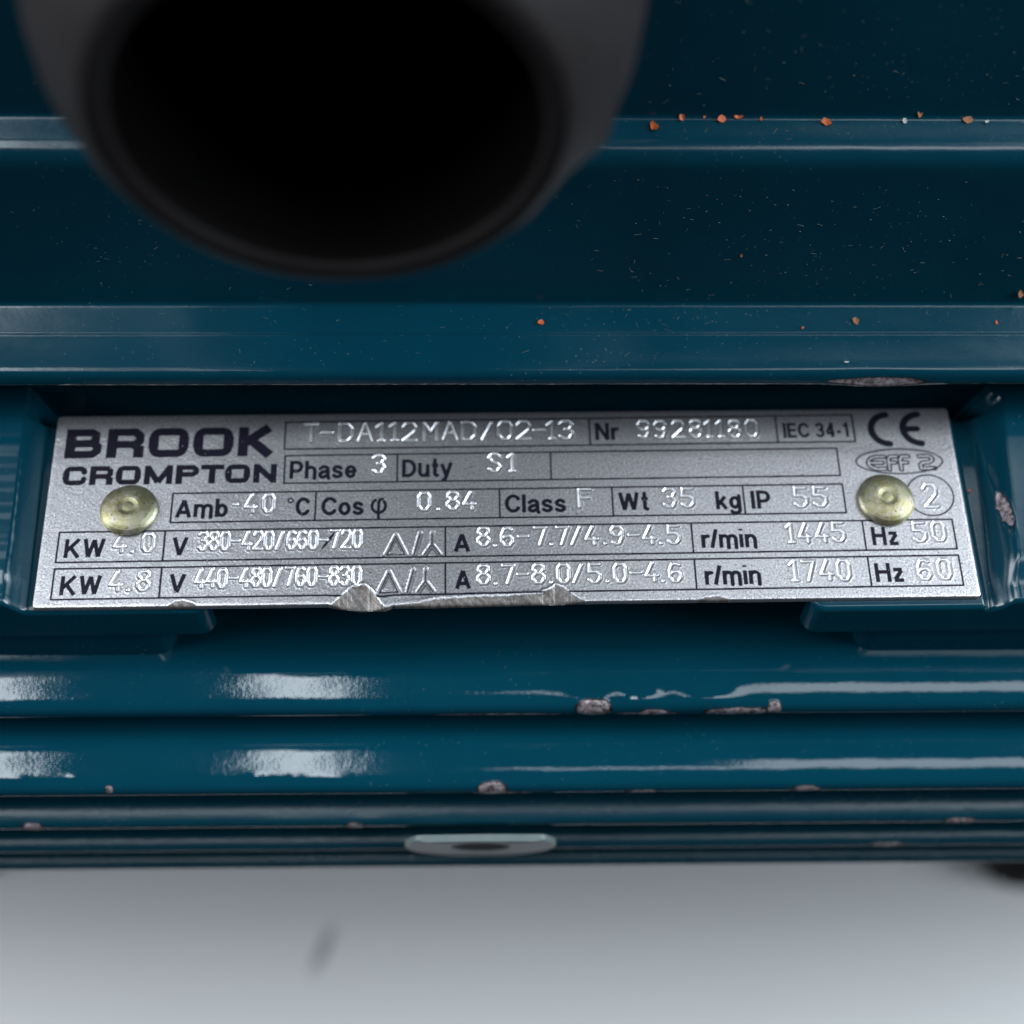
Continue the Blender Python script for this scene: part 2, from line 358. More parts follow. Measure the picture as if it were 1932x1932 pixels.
def print_text(s, u0, u1, base, cap=2.85, bold=.30):
    gap = .09
    tot = sum(GL[c][0] for c in s) + gap * (len(s) - 1)
    kx_ = (u1 - u0) / tot; x = u0
    hw = bold * cap / 2.85 * min(1.0, (kx_ / cap / .8) ** .5) * .92
    for c in s:
        w, st = GL[c]
        for p in st:
            q = [(x + a * kx_, base + b * cap) for a, b in p]
            if len(q) == 2:
                sq_stroke([(*q[0], *q[1])], hw)
            else:
                ink_poly_dist([(*q[k], *q[k + 1]) for k in range(len(q) - 1)], hw)
        x += (w + gap) * kx_

LW = 0.135
def rect(u0, v0, u1, v1, w=LW): ink_poly_dist([(u0, v0, u1, v0), (u1, v0, u1, v1), (u1, v1, u0, v1), (u0, v1, u0, v0)], w)
def vl(u, v0, v1): ink_poly_dist([(u, v0, u, v1)], LW)
rect(31.75, 24.0, 111.3, 28.4); vl(74.17, 24.0, 28.4); vl(100.44, 24.0, 28.4)
rect(31.95, 18.55, 108.5, 22.95); vl(47.4, 18.55, 22.95); vl(68.56, 18.55, 22.95)
rect(17.0, 12.7, 108.6, 17.2)
for u in (36.4, 61.4, 76.8, 94.8): vl(u, 12.7, 17.2)
for v0, v1 in ((6.9, 11.44), (1.45, 5.95)):
    rect(2.35, v0, 122.9, v1)
    for u in (16.45, 54.0, 87.27, 110.6): vl(u, v0, v1)
for s, a, b, base in (('Phase', 32.65, 41.83, 19.25), ('Duty', 48.07, 54.92, 19.25), ('Amb', 17.52, 24.59, 13.45), ('C', 33.75, 35.62, 13.45),
                      ('Cos', 37.22, 42.94, 13.45), ('Class', 62.12, 70.42, 13.45), ('Wt', 77.63, 81.71, 13.5), ('kg', 90.91, 94.39, 13.5),
                      ('IP', 95.75, 98.42, 13.5), ('KW', 3.28, 8.6, 7.55), ('V', 17.57, 19.61, 7.55), ('A', 55.1, 57.35, 7.6),
                      ('r/min', 88.45, 95.96, 7.6), ('Hz', 111.58, 115.21, 7.6), ('KW', 3.36, 8.7, 2.05), ('V', 17.64, 19.73, 2.05),
                      ('A', 55.26, 57.37, 2.1), ('r/min', 88.47, 95.99, 2.1), ('Hz', 111.31, 115.18, 2.1), ('Nr', 74.95, 78.21, 24.8)):
    print_text(s, a, b, base)
print_text('IEC 34-1', 101.35, 110.75, 24.75, 2.45, .28)
def arc(cx, cy, rx, ry, a0, a1, n=28):
    p = [(cx + rx * math.cos(math.radians(a0 + (a1 - a0) * k / n)), cy + ry * math.sin(math.radians(a0 + (a1 - a0) * k / n))) for k in range(n + 1)]
    return [(*p[k], *p[k + 1]) for k in range(n)]
def pl(*p): return [(*p[k], *p[k + 1]) for k in range(len(p) - 1)]
ink_poly_dist(arc(33.0, 15.85, .34, .34, 0, 360, 14), .11)                    # degree ring
ph = arc(44.97, 14.8, .92, 1.05, 118, 400, 24)                                # phi
ink_poly_dist(ph, .22); ink_poly_dist(pl((44.97, 12.95), (44.97, 15.35), (45.1, 15.75), (45.5, 15.9)), .22)
# CE mark
ink_poly_dist(arc(116.25, 25.95, 2.5, 2.4, 94, 266), .50); ink_poly_dist(arc(120.75, 25.95, 2.5, 2.4, 94, 266) + pl((118.3, 25.95), (120.2, 25.95)), .50)
ink_poly_dist(arc(117.0, 20.7, 6.05, 1.98, 0, 360, 60), .115)                 # oval round EFF 2
ink_poly_dist(arc(120.5, 15.25, 3.2, 3.2, 0, 360, 60), .115)                  # ring round the stamped 2
# outlined EFF 2: a fat stroke with its inside cleared again
eff = []
eff += arc(114.1, 20.5, 1.45, .98, 90, 270, 14) + pl((114.1, 21.48), (114.95, 21.48)) + pl((114.1, 19.52), (114.95, 19.52)) + pl((112.9, 20.5), (114.6, 20.5))
for ox in (115.35, 117.0):
    eff += pl((ox + .15, 19.4), (ox + .15, 21.0), (ox + .45, 21.48), (ox + 1.35, 21.48)) + pl((ox + .15, 20.5), (ox + 1.05, 20.5))
eff += pl((119.85, 21.48), (121.2, 21.48), (121.6, 21.2), (121.6, 20.8), (121.2, 20.5), (120.2, 20.4), (119.9, 20.1), (119.9, 19.52), (121.8, 19.52))
keep = ink.copy(); ink[:] = False; ink_poly_dist(eff, .37); fat = ink.copy(); ink[:] = False; ink_poly_dist(eff, .14); ink = keep | (fat & ~ink)
# extended bold lettering of the maker
def oct_(x0, y0, x1, y1, r):
    p = []
    for cx, cy, a in ((x1 - r, y1 - r, 90), (x0 + r, y1 - r, 180), (x0 + r, y0 + r, 270), (x1 - r, y0 + r, 360)):
        for k in range(6):
            t = math.radians(a - 90 + 90 * k / 5); p.append((cx + r * math.cos(t), cy + r * math.sin(t)))
    return p
def big_letter(ch, x, y, w, h, s):
    """s = half stroke; box x..x+w"""
    x0, x1, y0, y1, ym = x + s, x + w - s, y + s * .86, y + h - s * .86, y + h / 2
    sh = s * .86
    if ch == 'O':
        p = oct_(x0, y0, x1, y1, s * 1.25); ink_poly_dist(pl(*p, p[0]), sh); sq_stroke([(x0, y0 + 1.2 * s, x0, y1 - 1.2 * s), (x1, y0 + 1.2 * s, x1, y1 - 1.2 * s)], s)
    elif ch == 'C':
        p = oct_(x0, y0, x1, y1, s * 1.25); n = len(p)
        k = p[0:18]; ink_poly_dist(pl(*p[:24]), sh)
        sq_stroke([(x0, y0 + 1.2 * s, x0, y1 - 1.2 * s)], s)
    elif ch in 'BRP':
        sq_stroke([(x0, y, x0, y + h)], s)
        yb = ym - sh * (.0 if ch != 'R' else .35)
        if ch == 'B':
            ink_poly_dist(pl((x0, y1), (x1 - 1.3 * s, y1), (x1 - .5 * s, y1 - .5 * s), (x1 - .5 * s, ym + .5 * s), (x1 - 1.2 * s, ym), (x0, ym)), sh)
            ink_poly_dist(pl((x0, y0), (x1 - .9 * s, y0), (x1, y0 + .8 * s), (x1, ym - .7 * s), (x1 - .9 * s, ym), (x0, ym)), sh)
        else:
            ink_poly_dist(pl((x0, y1), (x1 - .9 * s, y1), (x1, y1 - .8 * s), (x1, yb + .7 * s), (x1 - .9 * s, yb), (x0, yb)), sh)
            if ch == 'R': sq_stroke([(x1 - 1.0 * s, yb, x1 - .05 * s, yb - .7 * s), (x1 - .05 * s, yb - .3 * s, x1 - .05 * s, y)], s)
    elif ch == 'K':
        sq_stroke([(x0, y, x0, y + h), (x0 + s * .4, ym - .25 * s, x1 - .5 * s, y + h - .12), (x0 + 1.6 * s, ym + .25 * s, x1 - .2 * s, y + .12)], s)
    elif ch == 'M':
        sq_stroke([(x0, y, x0, y + h), (x1, y, x1, y + h), (x0, y + h - .25, (x0 + x1) / 2, y + .3), (x1, y + h - .25, (x0 + x1) / 2, y + .3)], s * .92)
    elif ch == 'T':
        sq_stroke([((x0 + x1) / 2, y, (x0 + x1) / 2, y + h)], s); sq_stroke([(x, y1, x + w, y1)], sh)
    elif ch == 'N':
        sq_stroke([(x0, y, x0, y + h), (x1, y, x1, y + h), (x0, y + h - .35, x1, y + .35)], s * .95)
x = 1.55
for ch, w, g in (('B', 5.15, .55), ('R', 5.2, .5), ('O', 5.6, .55), ('O', 5.6, .6), ('K', 5.35, 0)):
    big_letter(ch, x, 22.95, w, 4.75, .72); x += w + g
x = 1.75
for ch, w, g in (('C', 3.35, .3), ('R', 3.25, .3), ('O', 3.45, .38), ('M', 3.95, .4), ('P', 3.2, .15), ('T', 3.2, .15), ('O', 3.45, .4), ('N', 3.25, 0)):
    big_letter(ch, x, 18.68, w, 3.0, .46); x += w + g
for dy, dx in ((7.25, 0.0), (1.75, -.85)):   # grime lying in the symbol strokes
    for a, b, c, d in ((46.2, .12, 47.35, 2.85), (47.35, 2.85, 48.55, .12), (48.6, .1, 46.15, .1), (49.85, .05, 50.6, 3.1), (52.2, 1.5, 52.25, 3.1), (52.2, 1.5, 51.2, .05), (52.2, 1.5, 53.25, .05)):
        ink_poly_dist([(a + dx, b + dy, c + dx, d + dy)], .085)
# dark gouge across the stamped 7
for k in range(8):
    t = k / 7; ink_poly_dist([(37.3 + 1.9 * t, 8.0 + 2.9 * t, 37.55 + 1.9 * t, 8.4 + 2.9 * t)], .05 + .16 * math.sin(math.pi * t))
for _ in range(90):   # specks of black in and round the print
    a, b = rng.uniform(1, 124), rng.uniform(.5, 29); ink_poly_dist([(a, b, a + rng.uniform(-.12, .12), b + rng.uniform(-.1, .1))], rng.uniform(.03, .085))
inkf = ink.reshape(NU, SS, NV, SS).mean((1, 3))

# ---- stamped characters: single stylus strokes
G = {'0': [[(.25, 0), (0, .22), (0, .78), (.25, 1), (.75, 1), (1, .78), (1, .22), (.75, 0), (.25, 0)]],
     '1': [[(.1, .8), (.5, 1), (.5, 0)], [(.3, 0), (.7, 0)]],
     '2': [[(0, .8), (.25, 1), (.75, 1), (1, .78), (.95, .55), (0, 0), (1, 0)]],
     '3': [[(0, .86), (.25, 1), (.75, 1), (1, .78), (.75, .54), (.4, .54)], [(.75, .54), (1, .3), (.75, 0), (.25, 0), (0, .14)]],
     '4': [[(.75, 0), (.75, .35)], [(.6, 1), (0, .3), (1, .3)]],
     '5': [[(.95, 1), (.1, 1), (.05, .58), (.6, .6), (1, .42), (1, .18), (.7, 0), (.25, 0), (0, .14)]],
     '6': [[(.9, .9), (.6, 1), (.25, .95), (0, .6), (0, .22), (.25, 0), (.75, 0), (1, .2), (.95, .42), (.7, .56), (.3, .52), (0, .35)]],
     '7': [[(0, 1), (1, 1), (.4, 0)]],
     '8': [[(.3, .54), (.05, .72), (.1, .9), (.3, 1), (.7, 1), (.92, .9), (.95, .72), (.7, .54), (.3, .54), (0, .35), (0, .18), (.25, 0), (.75, 0), (1, .18), (1, .35), (.7, .54)]],
     '9': [[(.1, .1), (.4, 0), (.75, .05), (1, .4), (1, .78), (.75, 1), (.25, 1), (0, .8), (.05, .58), (.3, .50), (.7, .48), (1, .65)]],
     '-': [[(.05, .5), (.95, .5)]], '/': [[(.1, -.02), (.85, .95)]], '.': [[(.48, .0), (.52, .0)]],
     'T': [[(0, 1), (1, 1)], [(.5, 1), (.5, 0)]], 'D': [[(0, 0), (0, 1), (.65, 1), (1, .75), (1, .25), (.65, 0), (0, 0)]],
     'A': [[(0, 0), (.5, 1), (1, 0)], [(.2, .38), (.8, .38)]], 'M': [[(0, 0), (0, 1), (.5, .45), (1, 1), (1, 0)]],
     'S': [[(.95, .86), (.7, 1), (.25, 1), (0, .78), (.25, .56), (.75, .46), (1, .24), (.75, 0), (.25, 0), (0, .14)]],
     'F': [[(0, 0), (0, 1), (1, 1)], [(0, .52), (.8, .52)]]}
dist = np.full((NU, NV), 9.0); dist2 = np.full((NU, NV), 9.0)
def stroke(D_, a, b, c, d, reach=.9):
    b, d = skew(a, b), skew(c, d)
    i0 = max(0, int((min(a, c) - reach) / DU)); i1 = min(NU, int((max(a, c) + reach) / DU) + 2)
    j0 = max(0, int((min(b, d) - reach) / DU)); j1 = min(NV, int((max(b, d) + reach) / DU) + 2)
    x = us[i0:i1, None]; y = vs[None, j0:j1]
    L = (c - a) ** 2 + (d - b) ** 2; t = np.clip(((x - a) * (c - a) + (y - b) * (d - b)) / max(L, 1e-9), 0, 1)
    D_[i0:i1, j0:j1] = np.minimum(D_[i0:i1, j0:j1], np.hypot(x - a - t * (c - a), y - b - t * (d - b)))
def stamp(ch, cx, base, w, h):
    w2 = {'1': w * 1.0, '.': .3, '-': w * .95}.get(ch, w)
    jx, jy = rng.uniform(-.06, .06), rng.uniform(-.06, .06)
    for p in G[ch]:
        for k in range(len(p) - 1):
            stroke(dist, cx + (p[k][0] - .5) * w2 + jx, base + p[k][1] * h + jy, cx + (p[k + 1][0] - .5) * w2 + jx, base + p[k + 1][1] * h + jy)
def stamps(s, cs, base, w=1.5, h=2.7):
    for ch, c in zip(s, cs): stamp(ch, c, base, w, h)
stamps('T-DA112MAD/02-13', [35.27, 37.5, 40.1, 42.8, 45.1, 46.95, 49.0, 51.9, 54.6, 57.3, 59.9, 62.3, 64.9, 67.1, 68.95, 70.9], 25.15, 1.75, 2.75)
stamps('99281180', [81.75, 84.1, 86.6, 89.0, 91.0, 92.6, 94.5, 96.9], 25.05, 1.5, 2.6)
stamps('3', [44.85], 20.05, 1.5, 2.75); stamps('S1', [60.8, 63.2], 19.95, 1.5, 2.75)
stamps('40', [27.55, 30.05], 14.1, 1.35, 2.65); stamps('0.84', [51.15, 53.0, 55.05, 57.25], 14.1, 1.45, 2.6)
stamps('-', [25.6], 14.0, .5, 2.6)
stamps('F', [73.05], 14.15, 1.5, 2.75); stamps('35', [84.65, 87.1], 14.0, 1.5, 2.8); stamps('55', [102.6, 105.3], 13.75, 1.6, 2.9)
stamps('4.0', [10.55, 12.3, 14.3], 8.35, 1.35, 2.6); stamps('4.8', [10.55, 12.3, 14.15], 2.65, 1.4, 2.75)
for s, b_ in (('380-420/660-720', 8.45), ('440-480/760-830', 2.9)):
    stamps(s, [21.55 + k * 1.475 for k in range(15)], b_, .98, 2.6)
stamps('8.6-7.7/4.9-4.5', [59.06, 60.66, 62.33, 64.48, 66.76, 68.19, 69.73, 71.66, 73.71, 75.44, 77.13, 79.31, 81.46, 82.96, 84.75], 8.45, 1.45, 2.65)
stamps('8.7-8.0/5.0-4.6', [59.02, 60.68, 62.33, 64.23, 66.34, 68.0, 69.65, 71.63, 73.77, 75.54, 77.19, 79.3, 81.44, 82.92, 84.58], 2.75, 1.45, 2.65)
stamps('1445', [100.75, 102.6, 104.9, 107.1], 8.3, 1.45, 2.8); stamps('1740', [100.6, 102.5, 104.9, 107.15], 2.5, 1.5, 2.9)
stamps('50', [118.2, 120.75], 8.15, 1.55, 2.8); stamps('60', [118.0, 120.7], 2.45, 1.55, 2.85)
stamps('2', [120.55], 13.45, 1.75, 3.5)
# delta, slash and star signs, pressed as broad shallow strokes
for dy, dx in ((7.25, 0.0), (1.75, -.85)):
    for a, b, c, d in [(46.0, 0, 47.35, 3.0), (47.35, 3.0, 48.75, 0), (48.75, 0, 46.0, 0), (49.85, 0.05, 50.6, 3.2), (52.2, 1.5, 52.25, 3.25), (52.2, 1.5, 51.2, 0), (52.2, 1.5, 53.25, 0)]:
        stroke(dist2, a + dx, b + dy, c + dx, d + dy)

gw = .23
z = np.zeros((NU, NV))
gro = np.clip(1 - dist / gw, 0, 1)
z -= .115 * (1 - np.clip(dist / gw, 0, 1) ** 2)
z += .02 * np.exp(-((dist - gw * 1.5) / .12) ** 2)
b2 = np.clip((.38 - dist2) / .14, 0, 1); b2 = b2 * b2 * (3 - 2 * b2)
z -= .085 * b2; z += .02 * np.exp(-((dist2 - .52) / .09) ** 2)
groove = np.clip(np.clip(1.15 - dist / (gw * 1.5), 0, 1) * 1.6 + .25 * (dist2 < .5), 0, 1)
# gentle buckling of the sheet and a soft rolled edge
z += .035 * np.sin(Ug / 31.) * np.cos(Vg / 17. + .6) + .012 * wob(Ug + 1.7 * Vg, 3, ((13., .6), (5.1, .4)))
edge = np.minimum(np.minimum(Ug, PW - Ug), np.minimum(Vg, PH - Vg))
z -= .10 * np.exp(-edge / .12)
# damaged lower edge
dm = np.array([(38.6, -.5), (39.5, .6), (40.0, 1.17), (41.4, 2.35), (42.4, 2.75), (43.46, 2.72), (44.5, 1.88), (45.6, .55), (46.4, .15), (47.6, .1), (50.0, .35), (52.3, .78), (57, 1.0), (61.7, 1.03), (66.4, 1.25), (68.0, 2.0),
               (68.6, 2.45), (69.7, 2.0), (71.0, .9), (72.2, .2), (73, -.5), (86, -.5), (87.2, .1), (88.6, .45), (90.2, .55), (91.3, .15), (92.5, -.5)])
cu_ = np.interp(us, dm[:, 0], dm[:, 1], left=-.5, right=-.5)
cu_ += np.interp(us, [16.8, 17.6, 18.6, 19.7, 21.0, 22.0], [0, .55, 1.25, 1.3, .95, 0], left=0, right=0) + np.where(cu_ > -.1, .09 * wob(us, 11, ((2.1, .5), (.8, .5), (.37, .4))), 0)
inside = cu_[:, None] - Vg
m_in = np.clip(inside / .12, 0, 1)
deep = np.interp(us, [16, 17, 22, 38, 40, 43, 46, 48, 66, 68, 71, 73, 86, 89, 92], [.4, .4, .4, .5, .62, .66, .55, .5, .62, .7, .55, .4, .4, .4, .4])
stria = .03 * wob(Ug * 1.0 + Vg * .8 + .6 * np.sin(Ug * 1.7 + Vg * 2.1), 5, ((2.9, .6), (1.31, .4), (.53, .2)))
z += np.where(inside > 0, -.7 * deep[:, None] * np.clip(inside, 0, 3) + stria * np.clip(inside / .3, 0, 1), 0)
z += .08 * np.exp(-((inside + .22) / .22) ** 2) * (cu_[:, None] > .15) * np.clip(cu_[:, None], 0, 1)
raw = m_in * np.clip(.88 + .14 * wob(Ug * 1.0 + Vg * 1.2, 6, ((1.9, .6), (.81, .4))), 0, 1)
inkf = np.maximum(inkf, .52 * np.clip((.50 - dist2) / .08, 0, 1) * np.clip((dist2 - .16) / .08, 0, 1)); inkf = np.maximum(inkf, .42 * np.exp(-((dist - .30) / .07) ** 2)); inkf = inkf * (1 - m_in)
V2 = Vg.copy()
bulge = np.interp(us, [38.5, 40, 43, 46, 47, 52, 60, 68, 72], [0, -.35, -.6, -.75, -.3, -.35, -.2, -.1, 0], left=0, right=0)
V2 += bulge[:, None] * np.clip(1 - Vg / 2.2, 0, 1)
V2 += .02 * wob(us, 21)[:, None] * np.clip(1 - Vg / .4, 0, 1)
# slightly eased corners
r = .55; U2 = Ug.copy()
for su, sv in ((0, 0), (1, 0), (0, 1), (1, 1)):
    du = (r - Ug) if su == 0 else (Ug - (PW - r)); dv = (r - Vg) if sv == 0 else (Vg - (PH - r))
    k = (du > 0) & (dv > 0); mx = np.maximum(du, dv); hy = np.hypot(du, dv); f = np.where(k & (hy > 0), mx / np.maximum(hy, 1e-6), 1)
    U2 = np.where(k, (r - du * f) if su == 0 else (PW - r + du * f), U2); V2 = np.where(k, (r - dv * f) if sv == 0 else (PH - r + dv * f), V2)
P = np.stack([U2 - 62.5, V2, z], -1)
def skirt(P, A):
    for ax in (0, 1):
        lo = np.take(P, [0], ax).copy(); hi = np.take(P, [-1], ax).copy(); lo2, hi2 = lo.copy(), hi.copy()
        lo[..., 2] = -TH; hi[..., 2] = -TH
        P = np.concatenate([lo, P, hi], ax)
        A = {k: np.concatenate([np.take(v, [0], ax), v, np.take(v, [-1], ax)], ax) for k, v in A.items()}
    return P, A
P, A = skirt(P, {'ink': inkf, 'raw': raw, 'groove': groove, 'core': np.clip(1.2 - dist / gw * 1.1, 0, 1)})
plate = link('nameplate', grid_mesh('nameplate', P, M_plate, A), motor, plate_mw)
plate['label'] = 'stamped silver rating plate with battered lower edge'

# ---- rivets
def lathe(name, prof, m, seg=64, jit=0.0, seed=1):
    r = np.random.default_rng(seed); prof = np.array(prof, float)
    th = np.linspace(0, 2 * np.pi, seg, endpoint=False)
    rr = prof[:, 0][:, None] * (1 + jit * np.sin(th * 2 + r.uniform(0, 6))[None] + jit * .6 * np.sin(th * 5 + r.uniform(0, 6))[None])
    P = np.stack([rr * np.cos(th), rr * np.sin(th), np.repeat(prof[:, 1][:, None], seg, 1)], -1)
    return grid_mesh(name, P, m, wrap=True)
rp = [(3.3, -.02), (3.75, .05), (3.9, .32), (3.84, .62), (3.5, .95), (3.0, 1.2), (2.4, 1.38), (1.8, 1.48), (1.4, 1.50), (1.1, 1.42), (.8, 1.36), (.4, 1.42), (.2, 1.43), (.001, 1.43)]
for k, (u, v) in enumerate(((11.35, 14.25), (114.15, 14.6))):
    sp = fillet(rp, [0] + [.25] * (len(rp) - 2) + [0], 3)
    o = link('rivet', lathe('rivet', sp, M_rivet, 96, .012, 3 + k), plate)
    o.location = Vector((u - 62.5, v, .03)) * MM; o.rotation_euler = (math.radians(-2 + 3 * k), math.radians(2 - 3 * k), k * 1.3)

# ---- housing core, ledge-carrying pads and side blocks
XS = np.arange(-255, 255.1, 1.5)
XF = np.concatenate([np.arange(-255, -84, 3.), np.arange(-84, 84, .3), np.arange(84, 256, 3.)])
core = np.array([(58, 181), (18, 181), (10, 172), (4, 160), (3, 140), (3, 60), (14, 14), (16, 1.0), (150, 1.0), (185, 60), (185, 150), (150, 181), (58, 181)], float)
frame, _ = extrude('motor_frame', fillet(core, [0, 3, 6, 6, 6, 20, 2, 2, 20, 20, 20, 20, 0]), XS, M_paint, motor, wave=.1, flip=False)
for x in (-255, 255):   # end caps of the housing
    bm = bmesh.new(); vv = [bm.verts.new((x * MM, p[0] * MM, p[1] * MM)) for p in core[:-1]]; bm.faces.new(vv)
    me = bpy.data.meshes.new('end_shield'); bm.to_mesh(me); bm.free(); me.materials.append(M_paint); link('end_shield', me, motor)

def sm(a, b, x):
    t = np.clip((x - a) / (b - a), 0, 1); return t * t * (3 - 2 * t)
def pad(name, u_arr, hfun, inner_end, sign, vf, r_end=2.2, zb=-8.0, chips=None):
    # columns along u, rows: back -> front -> down
    vv = np.concatenate([np.linspace(34, 2, 70), np.linspace(1.9, .9, 5)])
    P = []; CH = []
    for u in u_arr:
        h = hfun(u, vv); d = (inner_end - u) * sign      # distance from the inner end, >=0 inside
        off = r_end - math.sqrt(max(0, r_end ** 2 - max(0, r_end - d) ** 2)) if d < r_end else 0
        row = [(u, v + off * (v < 5), z_) for v, z_ in zip(vv, h)]
        zf = h[-1]; rr = .8
        for k in range(1, 8):
            t = k / 7 * math.pi / 2; row.append((u, vf + off + rr - rr * math.sin(t) + (.9 - rr) * (1 - k / 7), zf - rr + rr * math.cos(t)))
        for q in np.linspace(zf - rr - .4, zb, 6): row.append((u, vf + off, q))
        P.append(row); CH.append([0.] * len(row))
    P = np.array(P); CH = np.array(CH)
    if chips is not None: P, CH = chips(P, CH)
    wpts = np.einsum('ij,abj->abi', PM, P - np.array([62.5, 0, 0])) + PO
    return link(name, grid_mesh(name, wpts, M_paint, {'chip': CH}, flip=(sign > 0)), motor)
def h_left(u, v):
    top = 2.3 + .10 * wob(v, 8, ((9., .6), (3.1, .4))); t = 1 - sm(-3.9, -.9, u + .02 * (v - 15))
    b = -TH - .02 + (top + TH) * t
    return b * np.ones_like(v) - .35 * (1 - sm(2, 5, v)) * t - 5 * (v > 28.8) * (1 - t)
def h_right(u, v):
    g = -TH - .02 - 5 * (v > 28.8) - .9 * sm(125.4, 126.4, u) * (1 - sm(128.0, 129.2, u - .045 * (15 - v) * 0))
    ux = u + .085 * (14 - v) * (v < 30)
    t = sm(127.6, 131.2, ux); t2 = sm(131.5, 140, ux)
    return g * (1 - t) + t * (2.4 + .6 * t2) - 1.6 * (1 - sm(0.5, 5.5, v)) * t
ul = np.concatenate([np.arange(-190, -6, 2.), np.arange(-6, 1, .12), np.arange(1, 19, .8), np.arange(19, 22.81, .2)])
pad('plate_pad', ul, h_left, 22.85, 1, -.35)
ur = np.concatenate([np.arange(102.3, 107, .2), np.arange(107, 124, .8), np.arange(124, 134, .12), np.arange(134, 316, 2.)])
def right_chip(P, CH):
    u, v = P[..., 0], P[..., 1]; s = P[..., 2]
    cu2 = 129.9 + .0 * v - .10 * (v - 12)
    e = ((u - cu2) / .62) ** 2 + ((v - 12.2) / 3.2) ** 2
    e2 = ((u - cu2 - .1) / .3) ** 2 + ((v - 18.0) / 3.0) ** 2
    val = 1 - e * (1 + .5 * wob(v * 2 + u, 31, ((1.7, .6), (.6, .5)))); v2 = .75 - e2 * (1 + .7 * wob(v * 2.2 + u, 37, ((1.3, .6), (.5, .5))))
    on = (s > -1.2) & (v > .9)
    CH = np.where(on, np.clip(val * .8 + .42, 0, 1), 0); CH = np.where(on & (v2 > .25), np.maximum(CH, .0), CH)
    P = P.copy(); P[..., 2] -= np.where(on, .45 * np.clip(val, 0, 1) ** .5 + .25 * np.clip(v2, 0, 1), 0)
    P[..., 2] += np.where(on, .12 * np.exp(-((e - 1.25) / .3) ** 2), 0)
    return P, CH
pad('plate_pad', ur, h_right, 102.3, -1, -1.25, chips=right_chip)
# lower, shorter step under each pad
for a, b, sg in ((-255, -46.6, 1), (48.0, 255, -1)):
    end = b if sg > 0 else a
    xs_ = np.concatenate([np.linspace(a, b - 3, 30), np.linspace(b - 2.8, b, 12)]) if sg > 0 else np.concatenate([np.linspace(a, a + 2.8, 12), np.linspace(a + 3, b, 30)])
    pr = fillet([(6, 183.5), (-13.2, 183.0), (-14.6, 174)], [0, .9, 0], 6)
    P = []
    for x_ in xs_:
        d = abs(end - x_); off = 2.5 - math.sqrt(max(0, 2.5 ** 2 - max(0, 2.5 - d) ** 2)) if d < 2.5 else 0
        P.append([(x_, y_ + off, z_) for y_, z_ in resample_long(pr, 2.)])
    P = np.array(P)
    capr = P[-1 if sg > 0 else 0].copy(); capr[:, 1] = 8
    P = np.concatenate([P, capr[None]], 0) if sg > 0 else np.concatenate([capr[None], P], 0)
    link('lower_step', grid_mesh('lower_step', P, M_paint, {'chip': np.zeros(P.shape[:2])}, flip=True), motor)

# ---- cooling fins
def fin_profile(Yt, Zt, root=4., R1=13., a1=66, r2=1.6, th=4.6):
    pts = []; ang = 90.; y, z_ = 0., 0.; n = 16
    a = np.radians(np.linspace(92, a1, n)); arc1 = np.stack([R1 * (np.cos(a) * -1), R1 * np.sin(a)], 1)   # normal elev a toward -Y
    e = arc1[-1]; c2 = e - r2 * np.array([-math.cos(math.radians(a1)), math.sin(math.radians(a1))])
    b = np.radians(np.linspace(a1, -80, 16)[1:]); arc2 = np.stack([c2[0] - r2 * np.cos(b), c2[1] + r2 * np.sin(b)], 1)
    pr = np.concatenate([arc1, arc2]); k = np.argmin(pr[:, 0]); pr = pr + (np.array([Yt, Zt]) - pr[k])
    back = np.array([(root, pr[0, 1] + .2)]); under = np.array([(root, pr[-1, 1] + .6)])
    return resample_long(np.concatenate([back, pr, under]), 1.6)
tips = [(-22.4, 173.0), (-30.86, 165.0), (-32.9, 157.0), (-33.75, 149.0), (-33.9, 141.0), (-31.0, 133.0), (-27.9, 125.0), (-24.6, 117.0), (-21.2, 109.0), (-17.8, 101.0), (-14.4, 93.0), (-11.0, 85.0)]
def sat(pr, y):   # arclength of the most forward point
    sl = np.concatenate([[0], np.cumsum(np.linalg.norm(np.diff(pr, axis=0), axis=1))]); return sl[np.argmin(pr[:, 0])]
K1, K2, K3 = .0731, .0742, .0762
fx = lambda px, k: (px - 966) * k
finchips = {
  0: [(fx(1085, K1), fx(1156, K1), -1.0, 1.5, .35), (fx(800, K1), fx(1085, K1), .15, .42, .12), (fx(1156, K1), fx(1290, K1), .1, .5, .15), (fx(1205, K1), fx(1262, K1), -.35, .7, .3),
      (fx(1325, K1), fx(1460, K1), -.3, .95, .3), (fx(1448, K1), fx(1477, K1), -.9, 1.2, .35), (fx(1820, K1), fx(1835, K1), .1, .3, .1)],
  1: [(fx(900, K2), fx(958, K2), -.8, 1.3, .35), (fx(880, K2), fx(1010, K2), .15, .5, .15), (fx(1180, K2), fx(1245, K2), -.05, .6, .2), (fx(1492, K2), fx(1552, K2), -.45, .75, .25), (fx(205, K2), fx(222, K2), -1.2, .7, .15)],
  2: [(fx(52, K3), fx(92, K3), -.4, 1.0, .3), (fx(655, K3), fx(690, K3), -.2, .9, .3), (fx(1785, K3), fx(1850, K3), -.2, .8, .3)],
  3: [(fx(1650, .078), fx(1720, .078), -.3, .5, .3)]}
